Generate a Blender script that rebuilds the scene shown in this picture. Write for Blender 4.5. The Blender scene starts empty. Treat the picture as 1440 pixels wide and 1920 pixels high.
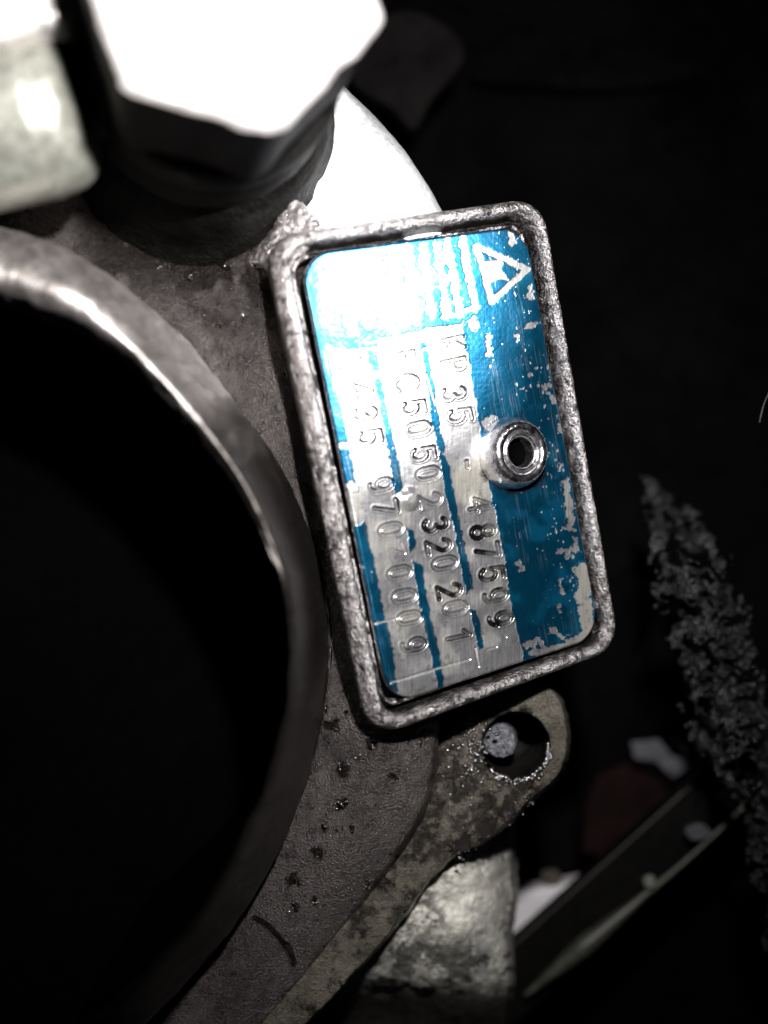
import bpy, math, random
import numpy as np
from mathutils import Vector, Matrix
S = bpy.context.scene
COL = S.collection
rng = np.random.default_rng(7)
random.seed(7)

# ------------------------------------------------------------------ camera, world, lamp, exposure
D = 24.0                      # camera height over the plane of focus (1 unit = about 5.5 mm)
cam_d = bpy.data.cameras.new('camera')
cam = bpy.data.objects.new('camera', cam_d)
COL.objects.link(cam)
cam.location = (0, 0, D)
cam_d.sensor_fit = 'VERTICAL'
cam_d.sensor_height = 240
cam_d.lens = 300
cam_d.clip_start = 0.1
cam_d.clip_end = 400
cam_d.dof.use_dof = True
cam_d.dof.focus_distance = D + 0.6
cam_d.dof.aperture_fstop = 0.44
S.camera = cam
S.render.resolution_x, S.render.resolution_y = 768, 1024

w = bpy.data.worlds.new('World')
S.world = w
w.use_nodes = True
bg = w.node_tree.nodes['Background']
bg.inputs[0].default_value = (0.55, 0.75, 1.0, 1)
bg.inputs[1].default_value = 0.003

lamp_d = bpy.data.lights.new('phone_torch', 'SPOT')
lamp_d.energy = 56000
lamp_d.spot_size = math.radians(84)
lamp_d.spot_blend = 1.0
lamp_d.shadow_soft_size = 0.45
lamp_d.color = (1.0, 0.985, 0.99)
lamp = bpy.data.objects.new('phone_torch', lamp_d)
COL.objects.link(lamp)
lamp.location = (2.0, 5.9, 19.5)
lamp.rotation_euler = (Vector((-1.4, 4.2, 0)) - lamp.location).to_track_quat('-Z', 'Y').to_euler()

# unseen spot added at the right to make the name plate's upper left glare
beam_d = bpy.data.lights.new('added_glare_spot', 'SPOT')
beam_d.energy = 30000
beam_d.spot_size = math.radians(29)
beam_d.spot_blend = 1.0
beam_d.shadow_soft_size = 0.5
beam = bpy.data.objects.new('added_glare_spot', beam_d)
COL.objects.link(beam)
beam.location = (12.0, 7.4, 10.5)
beam.rotation_euler = (Vector((-0.45, 4.1, 1.0)) - beam.location).to_track_quat('-Z', 'Y').to_euler()

S.cycles.caustics_reflective = False
S.view_settings.view_transform = 'Standard'
S.view_settings.look = 'None'
S.view_settings.exposure = 0.0
S.view_settings.gamma = 1.0

# ------------------------------------------------------------------ geometry helpers
def P(px, py, z):
    """where the line of sight through a photo position meets height z"""
    px = np.asarray(px, float); py = np.asarray(py, float); z = np.asarray(z, float)
    k = (D - z) / D
    return np.stack(np.broadcast_arrays((px - 720) / 100 * k, (960 - py) / 100 * k, z), -1)

def to_px(w_):
    k = D / (D - w_[..., 2])
    return 720 + 100 * w_[..., 0] * k, 960 - 100 * w_[..., 1] * k

def world_loc(o):
    l = Vector((0, 0, 0))
    while o is not None:
        l += o.location
        o = o.parent
    return l

def mesh_obj(name, verts, faces, mat, parent=None, smooth=True, attrs=None):
    verts = np.asarray(verts, float).reshape(-1, 3)
    base = np.array(world_loc(parent)) if parent is not None else verts.mean(0)
    me = bpy.data.meshes.new(name)
    v = (verts - base).astype(np.float32)
    if isinstance(faces, np.ndarray):
        n = faces.shape[1]
        me.vertices.add(len(v)); me.vertices.foreach_set('co', v.ravel())
        me.loops.add(faces.size); me.loops.foreach_set('vertex_index', faces.astype(np.int32).ravel())
        me.polygons.add(len(faces))
        me.polygons.foreach_set('loop_start', np.arange(0, faces.size, n, dtype=np.int32))
        me.polygons.foreach_set('loop_total', np.full(len(faces), n, dtype=np.int32))
        me.update(calc_edges=True)
    else:
        me.from_pydata(v.tolist(), [], faces)
    me.validate()
    me.polygons.foreach_set('use_smooth', np.full(len(me.polygons), smooth))
    for k, a in (attrs or {}).items():
        at = me.attributes.new(k, 'FLOAT', 'POINT')
        at.data.foreach_set('value', np.asarray(a, np.float32).ravel())
    me.materials.append(mat)
    o = bpy.data.objects.new(name, me)
    COL.objects.link(o)
    if parent is not None:
        o.parent = parent
    else:
        o.location = base
    return o

def thing(name, label, cat, loc, group=None):
    o = bpy.data.objects.new(name, None)
    o.empty_display_size = 0.3
    COL.objects.link(o)
    o.location = tuple(float(c) for c in loc)
    o['label'] = label; o['category'] = cat
    if group: o['group'] = group
    return o

def tag(o, label, cat, group=None):
    o['label'] = label; o['category'] = cat
    if group: o['group'] = group
    return o

def grid_faces(nr, nc, keep=None, closed=False):
    i, j = np.meshgrid(np.arange(nr - 1), np.arange(nc if closed else nc - 1), indexing='ij')
    j2 = (j + 1) % nc
    f = np.stack([i * nc + j, i * nc + j2, (i + 1) * nc + j2, (i + 1) * nc + j], -1)
    if keep is not None:
        k = keep.reshape(nr, nc)
        m = k[i, j] & k[i, j2] & k[i + 1, j2] & k[i + 1, j]
        return f[m]
    return f.reshape(-1, 4)

def compact(verts, faces, attrs=None):
    used = np.unique(faces)
    mp = np.full(len(verts), -1); mp[used] = np.arange(len(used))
    return verts[used], mp[faces], {k: np.asarray(a).ravel()[used] for k, a in (attrs or {}).items()}

# value noise -------------------------------------------------------
def vnoise(x, y, seed=0):
    xi = np.floor(x).astype(np.int64); yi = np.floor(y).astype(np.int64)
    fx = x - xi; fy = y - yi
    fx = fx * fx * (3 - 2 * fx); fy = fy * fy * (3 - 2 * fy)
    def h(a, b):
        n = (a * 374761393 + b * 668265263 + seed * 974634777) & 0x7fffffff
        n = ((n ^ (n >> 13)) * 1274126177) & 0x7fffffff
        return ((n ^ (n >> 16)) & 0xffff) / 65535.0
    return (h(xi, yi) * (1 - fx) + h(xi + 1, yi) * fx) * (1 - fy) + (h(xi, yi + 1) * (1 - fx) + h(xi + 1, yi + 1) * fx) * fy

def fbm(x, y, s, octv=4, seed=0, gain=0.5):
    t = 0; a = 1; n = 0
    for o in range(octv):
        t = t + a * vnoise(x / s + 17.3 * o, y / s - 9.1 * o, seed + o)
        n += a; a *= gain; s = s / 2
    return t / n

def sstep(a, b, x):
    t = np.clip((x - a) / (b - a), 0, 1)
    return t * t * (3 - 2 * t)

def seg_dist(x, y, pts):
    d = np.full(x.shape, 1e9)
    for (x0, y0), (x1, y1) in zip(pts[:-1], pts[1:]):
        dx, dy = x1 - x0, y1 - y0
        L = dx * dx + dy * dy + 1e-12
        t = np.clip(((x - x0) * dx + (y - y0) * dy) / L, 0, 1)
        d = np.minimum(d, np.hypot(x - x0 - t * dx, y - y0 - t * dy))
    return d

def poly_sd(x, y, pts):
    """signed distance to a polygon, negative inside"""
    pts = list(pts)
    d = seg_dist(x, y, pts + [pts[0]])
    ins = np.zeros(x.shape, bool)
    n = len(pts)
    for i in range(n):
        x0, y0 = pts[i]; x1, y1 = pts[(i + 1) % n]
        if y0 == y1: continue
        c = ((y0 > y) != (y1 > y)) & (x < (x1 - x0) * (y - y0) / (y1 - y0) + x0)
        ins ^= c
    return np.where(ins, -d, d)

def crom(pts, n):
    """Catmull-Rom through control points, n samples per span"""
    p = np.asarray(pts, float)
    q = np.vstack([2 * p[0] - p[1], p, 2 * p[-1] - p[-2]])
    out = []
    for i in range(1, len(q) - 2):
        t = np.linspace(0, 1, n, endpoint=False)[:, None]
        a, b, c, d = q[i - 1], q[i], q[i + 1], q[i + 2]
        out.append(0.5 * ((2 * b) + (-a + c) * t + (2 * a - 5 * b + 4 * c - d) * t ** 2 + (-a + 3 * b - 3 * c + d) * t ** 3))
    out.append(p[-1][None])
    return np.vstack(out)

def resample(pts, n):
    c = crom(pts, 24)
    L = np.r_[0, np.cumsum(np.linalg.norm(np.diff(c, axis=0), axis=1))]
    t = np.linspace(0, L[-1], n)
    return np.stack([np.interp(t, L, c[:, k]) for k in range(c.shape[1])], 1)

def smooth_poly(pts, n=6):
    p = np.asarray(pts, float)
    q = np.vstack([p, p[:1]])
    c = crom(np.vstack([p[-1:], q, p[1:2]]), n)
    return [tuple(a) for a in c[n:-n]]

def loft(name, rows, n_along, n_across, mat, parent=None, noise=None, attrs_fn=None, smooth=True):
    """surface through rows of (px, py, z) control points"""
    R = np.stack([resample([P(*q) for q in r], n_along) for r in rows], 0)      # rows x along x 3
    G = np.stack([resample(R[:, k], n_across) for k in range(n_along)], 1)      # across x along x 3
    if noise:
        du = np.gradient(G, axis=0); dv = np.gradient(G, axis=1)
        nn = np.cross(dv, du); nn /= np.linalg.norm(nn, axis=-1, keepdims=True) + 1e-9
        nn *= np.sign(nn[..., 2:3] + 1e-6)
        G = G + nn * noise(G)[..., None]
    v = G.reshape(-1, 3)
    f = grid_faces(G.shape[0], G.shape[1])
    return mesh_obj(name, v, f, mat, parent, smooth, attrs_fn(G) if attrs_fn else None)

def rbf(pts):
    """thin-plate surface through (px, py, z)"""
    p = np.asarray(pts, float); xy = p[:, :2] / 100
    r = np.linalg.norm(xy[:, None] - xy[None], axis=-1)
    K = np.where(r > 0, r * r * np.log(r + 1e-12), 0) + np.eye(len(p)) * 0.02
    A = np.block([[K, np.c_[np.ones(len(p)), xy]], [np.c_[np.ones(len(p)), xy].T, np.zeros((3, 3))]])
    s = np.linalg.solve(A, np.r_[p[:, 2], 0, 0, 0])
    def f(x, y):
        x = x / 100; y = y / 100
        z = s[-3] + s[-2] * x + s[-1] * y
        for (a, b), c in zip(xy, s[:-3]):
            r2 = (x - a) ** 2 + (y - b) ** 2
            z = z + c * 0.5 * r2 * np.log(r2 + 1e-12)
        return z
    return f

def field(name, bbox, step, fn, mat, parent=None):
    """terrain-like surface; fn(x, y) -> z, keep mask, attributes"""
    x0, y0, x1, y1 = bbox
    xs = np.arange(x0, x1 + step, step); ys = np.arange(y0, y1 + step, step)
    X, Y = np.meshgrid(xs, ys)
    z, keep, attrs = fn(X, Y)
    v = P(X, Y, z).reshape(-1, 3)
    f = grid_faces(len(ys), len(xs), keep.ravel())[:, ::-1]
    v, f, attrs = compact(v, f, attrs)
    return mesh_obj(name, v, f, mat, parent, True, attrs)

def lathe(name, prof, origin, axis, mat, parent=None, seg=64, jitter=0.0, xdir=None, sides=None, smooth=True):
    a = Vector(axis).normalized()
    x = Vector(xdir) if xdir else Vector((1, 0.13, 0))
    x = (x - a * x.dot(a)).normalized(); y = a.cross(x)
    th = np.linspace(0, 2 * np.pi, seg, endpoint=False)
    v = []
    for r, h in prof:
        rr = np.full(seg, float(r))
        if jitter: rr = rr + jitter * (fbm(th * 9 + h * 3, th * 0 + h * 7, 1.0, 3, 5) - 0.5)
        v.append(np.array(origin) + np.outer(rr * np.cos(th), x) + np.outer(rr * np.sin(th), y) + np.array(a) * h)
    v = np.concatenate(v)
    return mesh_obj(name, v, grid_faces(len(prof), seg, closed=True), mat, parent, smooth)

def tube(name, pts, rad, mat, parent=None, seg=16, n=60, noise=0.0, nseed=0):
    c = resample(pts, n)
    rad = np.interp(np.linspace(0, 1, n), np.linspace(0, 1, len(rad)), rad) if hasattr(rad, '__len__') else np.full(n, rad)
    t = np.gradient(c, axis=0); t /= np.linalg.norm(t, axis=1, keepdims=True)
    up = np.array([0.1, 0.2, 1.0])
    a = np.cross(t, up); a /= np.linalg.norm(a, axis=1, keepdims=True)
    b = np.cross(t, a)
    th = np.linspace(0, 2 * np.pi, seg, endpoint=False)
    R = rad[:, None] * np.ones(seg)[None]
    if noise:
        L = np.r_[0, np.cumsum(np.linalg.norm(np.diff(c, axis=0), axis=1))][:, None]
        A = np.abs(th - np.pi)[None] * rad.mean()
        nz = fbm(L + A * 0, A + L * 0, 0.35, 4, nseed, 0.6)
        nz2 = fbm(L + 31 + A * 0, A + L * 0, 0.13, 2, nseed + 3)
        R = R + noise * ((nz - 0.5) * 2.2 + (nz2 - 0.5) * 1.2)
    v = c[:, None] + R[..., None] * (np.cos(th)[None, :, None] * a[:, None] + np.sin(th)[None, :, None] * b[:, None])
    o = mesh_obj(name, np.concatenate([v.reshape(-1, 3)]), grid_faces(n, seg, closed=True), mat, parent)
    return o

def prism(name, poly, z0, z1, mat, parent=None, bevel=0.06, bseg=2):
    """extruded outline (photo positions at the top height z1) down to z0, edges bevelled"""
    top = [P(x, y, z1) for x, y in poly]
    n = len(top)
    v = [tuple(p) for p in top] + [(p[0], p[1], z0) for p in top]
    f = [list(range(n)), list(range(2 * n - 1, n - 1, -1))] + [[i, i + n, (i + 1) % n + n, (i + 1) % n] for i in range(n)]
    o = mesh_obj(name, v, f, mat, parent, False)
    m = o.modifiers.new('bevel', 'BEVEL'); m.width = bevel; m.segments = bseg; m.limit_method = 'ANGLE'
    return o

# ------------------------------------------------------------------ materials
class NT:
    def __init__(s, name):
        s.m = bpy.data.materials.new(name); s.m.use_nodes = True
        s.t = s.m.node_tree; s.b = s.t.nodes['Principled BSDF']
        s.tc = s.t.nodes.new('ShaderNodeTexCoord').outputs['Object']
    def n(s, typ, **kw):
        nd = s.t.nodes.new(typ)
        for k, v in kw.items():
            if k.startswith('_'): setattr(nd, k[1:], v)
            else:
                nd.inputs[k.replace('_', ' ')].default_value = v
        return nd
    def l(s, a, b): s.t.links.new(a, b)
    def attr(s, name):
        return s.n('ShaderNodeAttribute', _attribute_name=name).outputs['Fac']
    def noise(s, scale, detail=4, rough=0.55, vec=None, dist=0.0):
        nd = s.n('ShaderNodeTexNoise', Scale=scale, Detail=detail, Roughness=rough, Distortion=dist)
        s.l(vec or s.tc, nd.inputs['Vector']); return nd.outputs['Fac']
    def ramp(s, fac, stops):
        nd = s.n('ShaderNodeValToRGB'); e = nd.color_ramp.elements
        while len(e) < len(stops): e.new(0.5)
        for el, (p, c) in zip(e, stops):
            el.position = p; el.color = (*c, 1) if not isinstance(c, (int, float)) else (c, c, c, 1)
        s.l(fac, nd.inputs['Fac']); return nd.outputs['Color']
    def mix(s, fac, a, b, mode='MIX'):
        nd = s.t.nodes.new('ShaderNodeMix'); nd.data_type = 'RGBA'; nd.blend_type = mode
        for i, v in ((0, fac), (6, a), (7, b)):
            if isinstance(v, (int, float)): nd.inputs[i].default_value = v if i == 0 else (v, v, v, 1)
            elif isinstance(v, tuple): nd.inputs[i].default_value = (*v, 1)
            else: s.l(v, nd.inputs[i])
        return nd.outputs[2]
    def math(s, op, a, b=0.0, c=None):
        nd = s.t.nodes.new('ShaderNodeMath'); nd.operation = op
        for i, v in enumerate((a, b) if c is None else (a, b, c)):
            if isinstance(v, (int, float)): nd.inputs[i].default_value = v
            else: s.l(v, nd.inputs[i])
        return nd.outputs[0]
    def bump(s, h, strength=0.5, dist=0.03, prev=None):
        nd = s.n('ShaderNodeBump', Strength=strength, Distance=dist)
        s.l(h, nd.inputs['Height'])
        if prev: s.l(prev, nd.inputs['Normal'])
        return nd.outputs['Normal']
    def setp(s, **kw):
        for k, v in kw.items():
            i = s.b.inputs[k.replace('_', ' ')]
            if isinstance(v, bpy.types.NodeSocket): s.l(v, i)
            elif isinstance(v, tuple) and len(v) == 3: i.default_value = (*v, 1)
            else: i.default_value = v
        return s.m

def cast_mat(name, lo, hi, metal=0.6, rough=(0.35, 0.6), grain=22, bump=0.6, dist=0.05, patch=0.9, oil_shade=False, dirt=0.5, spec=0.5, coarse=0.6, oil_shade_rough=0.16):
    t = NT(name)
    big = t.noise(patch, 5, 0.6)
    mid = t.noise(patch * 7, 4, 0.6)
    fine = t.noise(grain, 3, 0.6)
    c = t.ramp(t.math('MULTIPLY_ADD', mid, 0.45, t.math('MULTIPLY', big, 0.6)), [(0.35, lo), (0.72, hi)])
    pit = t.ramp(fine, [(0.33, 0.35), (0.5, 1.0)])
    c = t.mix(dirt, c, t.mix(1.0, c, pit, 'MULTIPLY'))
    r = t.ramp(mid, [(0.3, rough[0]), (0.7, rough[1])])
    if oil_shade:
        o = t.attr('oil_shade')  # dark mask: real oil, plus shade painted on lip, frame and castings
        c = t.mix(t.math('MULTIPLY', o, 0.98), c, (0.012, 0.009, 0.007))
        r = t.mix(o, r, oil_shade_rough)
    nrm = t.bump(fine, bump, dist)
    nrm = t.bump(t.noise(grain * 0.3, 4, 0.6), bump * coarse, dist * 2.2, nrm)
    return t.setp(Base_Color=c, Metallic=metal, Roughness=r, Normal=nrm, Specular_IOR_Level=spec)

M_frame = cast_mat('sand_cast_metal', (0.30, 0.275, 0.27), (0.82, 0.77, 0.765), 1.0, (0.26, 0.4), 20, 1.0, 0.07, 1.2, dirt=0.8, oil_shade=True, oil_shade_rough=.35)
M_body = cast_mat('oily_cast_aluminium', (0.062, 0.054, 0.052), (0.21, 0.186, 0.176), 0.85, (0.25, 0.4), 24, 1.0, 0.11, 0.5, oil_shade=True, coarse=0.2, dirt=.8, oil_shade_rough=.27)
M_ring = cast_mat('machined_lip', (0.32, 0.29, 0.275), (0.62, 0.57, 0.545), 0.95, (0.44, 0.56), 14, 0.5, 0.03, 0.6, oil_shade=True, oil_shade_rough=.4)
M_wedge = cast_mat('pale_cast_metal', (0.30, 0.30, 0.305), (0.60, 0.60, 0.61), 0.35, (0.4, 0.6), 9, 0.35, 0.04, 1.3, dirt=0.3)
M_bolt = cast_mat('zinc_plated_steel', (0.42, 0.38, 0.36), (0.72, 0.69, 0.67), 0.4, (0.35, 0.5), 7, 0.3, 0.04, 0.6, dirt=0.25)
M_collar = cast_mat('black_steel_shade', (0.003, 0.003, 0.003), (0.014, 0.0125, 0.0115), 0.0, (0.45, 0.6), 12, 0.7, 0.06, 0.9, spec=.05)  # black steel; also carries painted shade on bolt flats and boss
M_fitting = cast_mat('dull_plated_fitting', (0.16, 0.16, 0.13), (0.36, 0.36, 0.31), 0.55, (0.38, 0.5), 8, 0.3, 0.03, 0.6, dirt=0.4)
M_flange = cast_mat('grimy_flange', (0.045, 0.036, 0.026), (0.21, 0.19, 0.15), 0.4, (0.25, 0.45), 26, 1.0, 0.07, 0.5, oil_shade=True, dirt=.5, coarse=.3)
M_rough = cast_mat('chalky_casting', (0.14, 0.14, 0.15), (0.95, 0.91, 0.78), 0.0, (0.45, 0.65), 22, 0.8, 0.04, 0.55, oil_shade=True, coarse=.4, dirt=.3)
M_stud = cast_mat('oiled_stud', (0.04, 0.04, 0.045), (0.15, 0.15, 0.17), 0.3, (0.35, 0.55), 7, 1.0, 0.12, 2)
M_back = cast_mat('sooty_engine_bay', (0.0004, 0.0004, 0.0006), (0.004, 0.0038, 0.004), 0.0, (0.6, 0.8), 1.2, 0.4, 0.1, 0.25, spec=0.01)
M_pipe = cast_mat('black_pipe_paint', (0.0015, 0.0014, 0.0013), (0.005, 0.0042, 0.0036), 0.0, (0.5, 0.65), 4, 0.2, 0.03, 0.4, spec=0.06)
M_pipe2 = cast_mat('grey_green_tube', (0.03, 0.03, 0.024), (0.10, 0.10, 0.08), 0.3, (0.4, 0.6), 4, 0.2, 0.03, 0.4)
M_white = cast_mat('pale_grey_paint', (0.5, 0.47, 0.48), (0.7, 0.66, 0.67), 0.0, (0.5, 0.6), 3, 0.1, 0.02, 0.5, dirt=0.1)
M_red = cast_mat('faded_red_rubber', (0.004, 0.002, 0.0019), (0.013, 0.0062, 0.0058), 0.0, (0.6, 0.7), 3, 0.1, 0.02, 0.5, dirt=0.1, spec=.03)
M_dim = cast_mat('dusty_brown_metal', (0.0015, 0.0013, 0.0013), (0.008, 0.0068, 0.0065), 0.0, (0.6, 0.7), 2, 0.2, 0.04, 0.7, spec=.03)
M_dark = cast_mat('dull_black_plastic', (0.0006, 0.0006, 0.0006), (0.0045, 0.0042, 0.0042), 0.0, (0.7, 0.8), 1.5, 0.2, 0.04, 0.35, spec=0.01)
M_fibre = cast_mat('grey_fibre', (0.06, 0.055, 0.05), (0.14, 0.13, 0.12), 0.0, (0.5, 0.6), 3, 0.1, 0.02, 0.5)
M_greyclip = cast_mat('grey_plastic', (0.03, 0.031, 0.034), (0.07, 0.072, 0.08), 0.0, (0.5, 0.6), 3, 0.1, 0.02, 0.5)
M_edge = cast_mat('lit_brown_edge', (0.008, 0.006, 0.005), (0.03, 0.024, 0.019), 0.1, (0.5, 0.6), 2, 0.1, 0.02, 0.35)
M_hole = cast_mat('bore_black', (0.0002, 0.0002, 0.0002), (0.0008, 0.0008, 0.0008), 0.0, (0.7, 0.8), 3, 0.1, 0.02, 0.4, spec=0.01)  # near-black, puts the darkness of the bores into colour
M_sleeve = cast_mat('grimy_sleeve_glints', (0.0005, 0.0005, 0.0005), (0.045, 0.047, 0.045), 0.0, (0.15, 0.35), 7, 1.0, 0.15, 1.6, spec=.4)  # pale end of the ramp paints glints into the black

def chrome():
    t = NT('bright_rivet_steel')
    f = t.noise(6, 3, 0.5)
    return t.setp(Base_Color=(0.75, 0.73, 0.75), Metallic=1.0, Roughness=t.ramp(f, [(0.3, 0.18), (0.7, 0.32)]),
                  Normal=t.bump(f, 0.35, 0.06))
M_rivet = chrome()

def plate_mat():
    t = NT('anodised_name_plate')
    paint, grime, bare_dull = t.attr('paint'), t.attr('grime'), t.attr('dull')
    mp = t.n('ShaderNodeMapping'); t.l(t.tc, mp.inputs['Vector'])
    # brushing runs along the long side of the plate
    mp.inputs['Rotation'].default_value = (0, 0, math.radians(-11)); mp.inputs['Scale'].default_value = (34, 1.3, 34)
    br = t.noise(1.0, 5, 0.65, mp.outputs['Vector'])
    patch = t.noise(2.2, 5, 0.6)
    metal = t.ramp(br, [(0.32, (0.40, 0.395, 0.40)), (0.68, (0.66, 0.65, 0.66))])
    metal = t.mix(bare_dull, metal, t.mix(1.0, metal, (0.95, 0.93, 0.80), 'MULTIPLY'))
    blue = t.ramp(patch, [(0.3, (0.001, 0.088, 0.184)), (0.7, (0.0015, 0.118, 0.222))])
    blue = t.mix(0.35, blue, t.mix(1.0, blue, t.ramp(br, [(0.3, 0.7), (0.7, 1.15)]), 'MULTIPLY'))
    c = t.mix(paint, metal, blue)
    gr = t.math('MULTIPLY', grime, 1.0)
    c = t.mix(gr, c, (0.018, 0.016, 0.016))
    r = t.mix(paint, t.ramp(patch, [(0.3, 0.33), (0.7, 0.41)]), 0.36)
    nrm = t.bump(br, 0.22, 0.008)
    return t.setp(Base_Color=c, Metallic=t.mix(bare_dull, 0.93, 0.7), Roughness=r, Normal=nrm, Coat_Weight=0.4, Coat_Roughness=0.25)
M_plate = plate_mat()

# ------------------------------------------------------------------ the name plate's own plane
q = np.array([[564, 476], [985, 422], [1127, 1194], [732, 1322]], float)
dd = np.array([0.97125165, 1.06911747, 1.09786582, 1.0])
KD = 24.0 / dd.mean()
corn = np.stack([(q[:, 0] - 720) / 2400, (960 - q[:, 1]) / 2400, -np.ones(4)], 1) * dd[:, None] * KD + np.array([0, 0, D])
O0 = corn[0]
U = corn[1] - O0; PW = np.linalg.norm(U); U /= PW
V = corn[3] - O0; PH = np.linalg.norm(V); V -= U * (V @ U); V /= np.linalg.norm(V)
N = -np.cross(U, V); N = N * np.sign(N[2])
def L(u, v, h=0.0):
    u = np.asarray(u, float)[..., None]; v = np.asarray(v, float)[..., None]; h = np.asarray(h, float)[..., None]
    return O0 + u * U + v * V + h * N
def unL(px, py, h=0.0):
    d = np.array([(px - 720) / 2400, (960 - py) / 2400, -1.0]); c = np.array([0, 0, D])
    t = ((O0 + h * N - c) @ N) / (d @ N)
    r = c + t * d - O0 - h * N
    return r @ U, r @ V

# ------------------------------------------------------------------ turbo housing
H = thing('turbocharger_housing', 'grimy cast metal turbocharger housing with raised rectangular nameplate frame beside a large dark round inlet', 'turbocharger', (-1.5, -1, -6))

# body casting
bctl = [(-200, 250, 1.5), (0, 250, 1.2), (250, 250, .8), (450, 250, .3), (600, 250, -.3), (-200, 480, 1.6), (0, 500, 1.3), (200, 480, .7),
        (400, 480, .1), (520, 440, .25), (600, 480, -.8), (400, 600, .75), (460, 600, .75), (490, 640, .1), (540, 700, -.2),
        (300, 600, 1.0), (430, 760, .9), (500, 800, .5), (540, 900, -.1), (600, 850, -.7), (520, 1000, .6), (580, 1050, -.2), (650, 1050, -.8),
        (540, 1200, .2), (600, 1250, -.5), (700, 1250, -.9), (500, 1400, -.9), (580, 1400, -1.2), (640, 1400, -.25), (720, 1430, -.05), (790, 1430, -.45), (840, 1400, -1.2), (720, 1330, .0),
        (440, 1600, -1.6), (520, 1600, -1.2), (600, 1600, -.5), (680, 1600, -.4), (740, 1600, -.9), (480, 1720, -1.3), (560, 1740, -1.0), (640, 1740, -1.5),
        (350, 1850, -1.6), (450, 1880, -1.2), (540, 1860, -1.5), (250, 2000, -1.6), (420, 2000, -1.5), (820, 1280, -1.3), (800, 1000, -1.5), (800, 600, -1.5)]
bz = rbf(bctl)
body_poly = [(-220, 200), (560, 180), (600, 330), (620, 460), (800, 600), (880, 1000), (880, 1290)] + \
    [tuple(p) for p in resample([(838, 1300), (832, 1400), (822, 1480), (796, 1550), (750, 1620), (700, 1690), (640, 1770), (590, 1830), (530, 1900), (430, 2020)], 40)] + [(-220, 2020)]
pits = []
for _ in range(70):
    pits.append((rng.uniform(540, 820), rng.uniform(1290, 1800), rng.choice([2, 2.6, 4, 6], p=[.45, .3, .18, .07])))
for c_ in [(695, 1395, 12), (705, 1393, 10), (738, 1455, 10), (745, 1460, 7), (640, 1445, 11), (637, 1510, 12), (645, 1506, 9), (612, 1555, 10), (592, 1600, 12), (550, 1652, 14),
           (560, 1655, 10), (590, 1690, 9), (553, 1702, 11), (670, 1420, 6), (790, 1390, 6), (765, 1385, 5), (690, 1660, 6), (620, 1360, 14), (605, 1330, 12),
           (385, 590, 4), (412, 612, 6), (455, 590, 4), (330, 470, 10), (300, 500, 9), (360, 520, 7), (420, 500, 8)]:
    pits.append(c_)
lipx = [(720 + (a - 720) * .95, 960 + (b - 960) * .95) for a, b in [(-900, 320), (-300, 320), (-150, 372), (0, 425), (140, 478), (300, 596), (420, 738), (520, 880), (590, 1060), (615, 1200), (603, 1350), (562, 1500), (482, 1670), (370, 1820), (200, 1990), (100, 2200), (-900, 2200)]]
def body_fn(X, Y):
    sd = poly_sd(X, Y, body_poly)
    inlip = poly_sd(X, Y, lipx)
    wob = (fbm(X, Y, 30, 3, 3) - .5) * 6
    z = bz(X, Y)
    z = z + (fbm(X, Y, 60, 4, 11) - .5) * .10 + (fbm(X, Y, 9, 3, 12) - .5) * .05
    oil_shade = np.zeros_like(X)
    wx = X + (fbm(X, Y, 9, 3, 21) - .5) * 26; wy = Y + (fbm(X, Y, 9, 3, 22) - .5) * 22
    for a, b, r in pits:
        m = (np.abs(X - a) < 3 * r + 10) & (np.abs(Y - b) < 3 * r + 10)
        if not m.any(): continue
        g = sstep(r * 1.25, r * .7, np.hypot(wx[m] - a, (wy[m] - b)))
        z[m] -= g * min(.10, r * .014)
        oil_shade[m] = np.maximum(oil_shade[m], g)
    # stains under the bolt deepened to paint its shadow; grease along the lower edge
    film_shade = sstep(.34, .47, fbm(X, Y, 70, 5, 33, .6)) * sstep(640, 540, Y + (X < 380) * 40) * sstep(100, 200, X)
    film_shade = np.maximum(film_shade, sstep(.46, .60, fbm(X, Y, 26, 4, 34)) * sstep(-34, -6, sd + wob) * (Y > 1290))
    film_shade = np.maximum(film_shade, sstep(.56, .64, fbm(X, Y, 34, 4, 35)) * sstep(1420, 1310, Y) * (Y > 1240) * sstep(700, 610, X))
    oil_shade = np.maximum(oil_shade, .85 * film_shade)
    # crack-like casting seam low on the wall
    cr = seg_dist(X, Y, [(478, 1722), (500, 1735), (522, 1758), (545, 1788), (550, 1808)])
    z -= .14 * sstep(8, 2, cr); oil_shade = np.maximum(oil_shade, sstep(8, 3, cr))
    z -= 2.6 * sstep(-26, 6, sd + wob) ** 2 + 2.0 * sstep(-4, 8, sd + wob)
    return z, (sd < 8) & (inlip > 0), {'oil_shade': oil_shade}
field('casting_wall', (-200, 180, 880, 2010), 2.5, body_fn, M_body, H)

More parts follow.
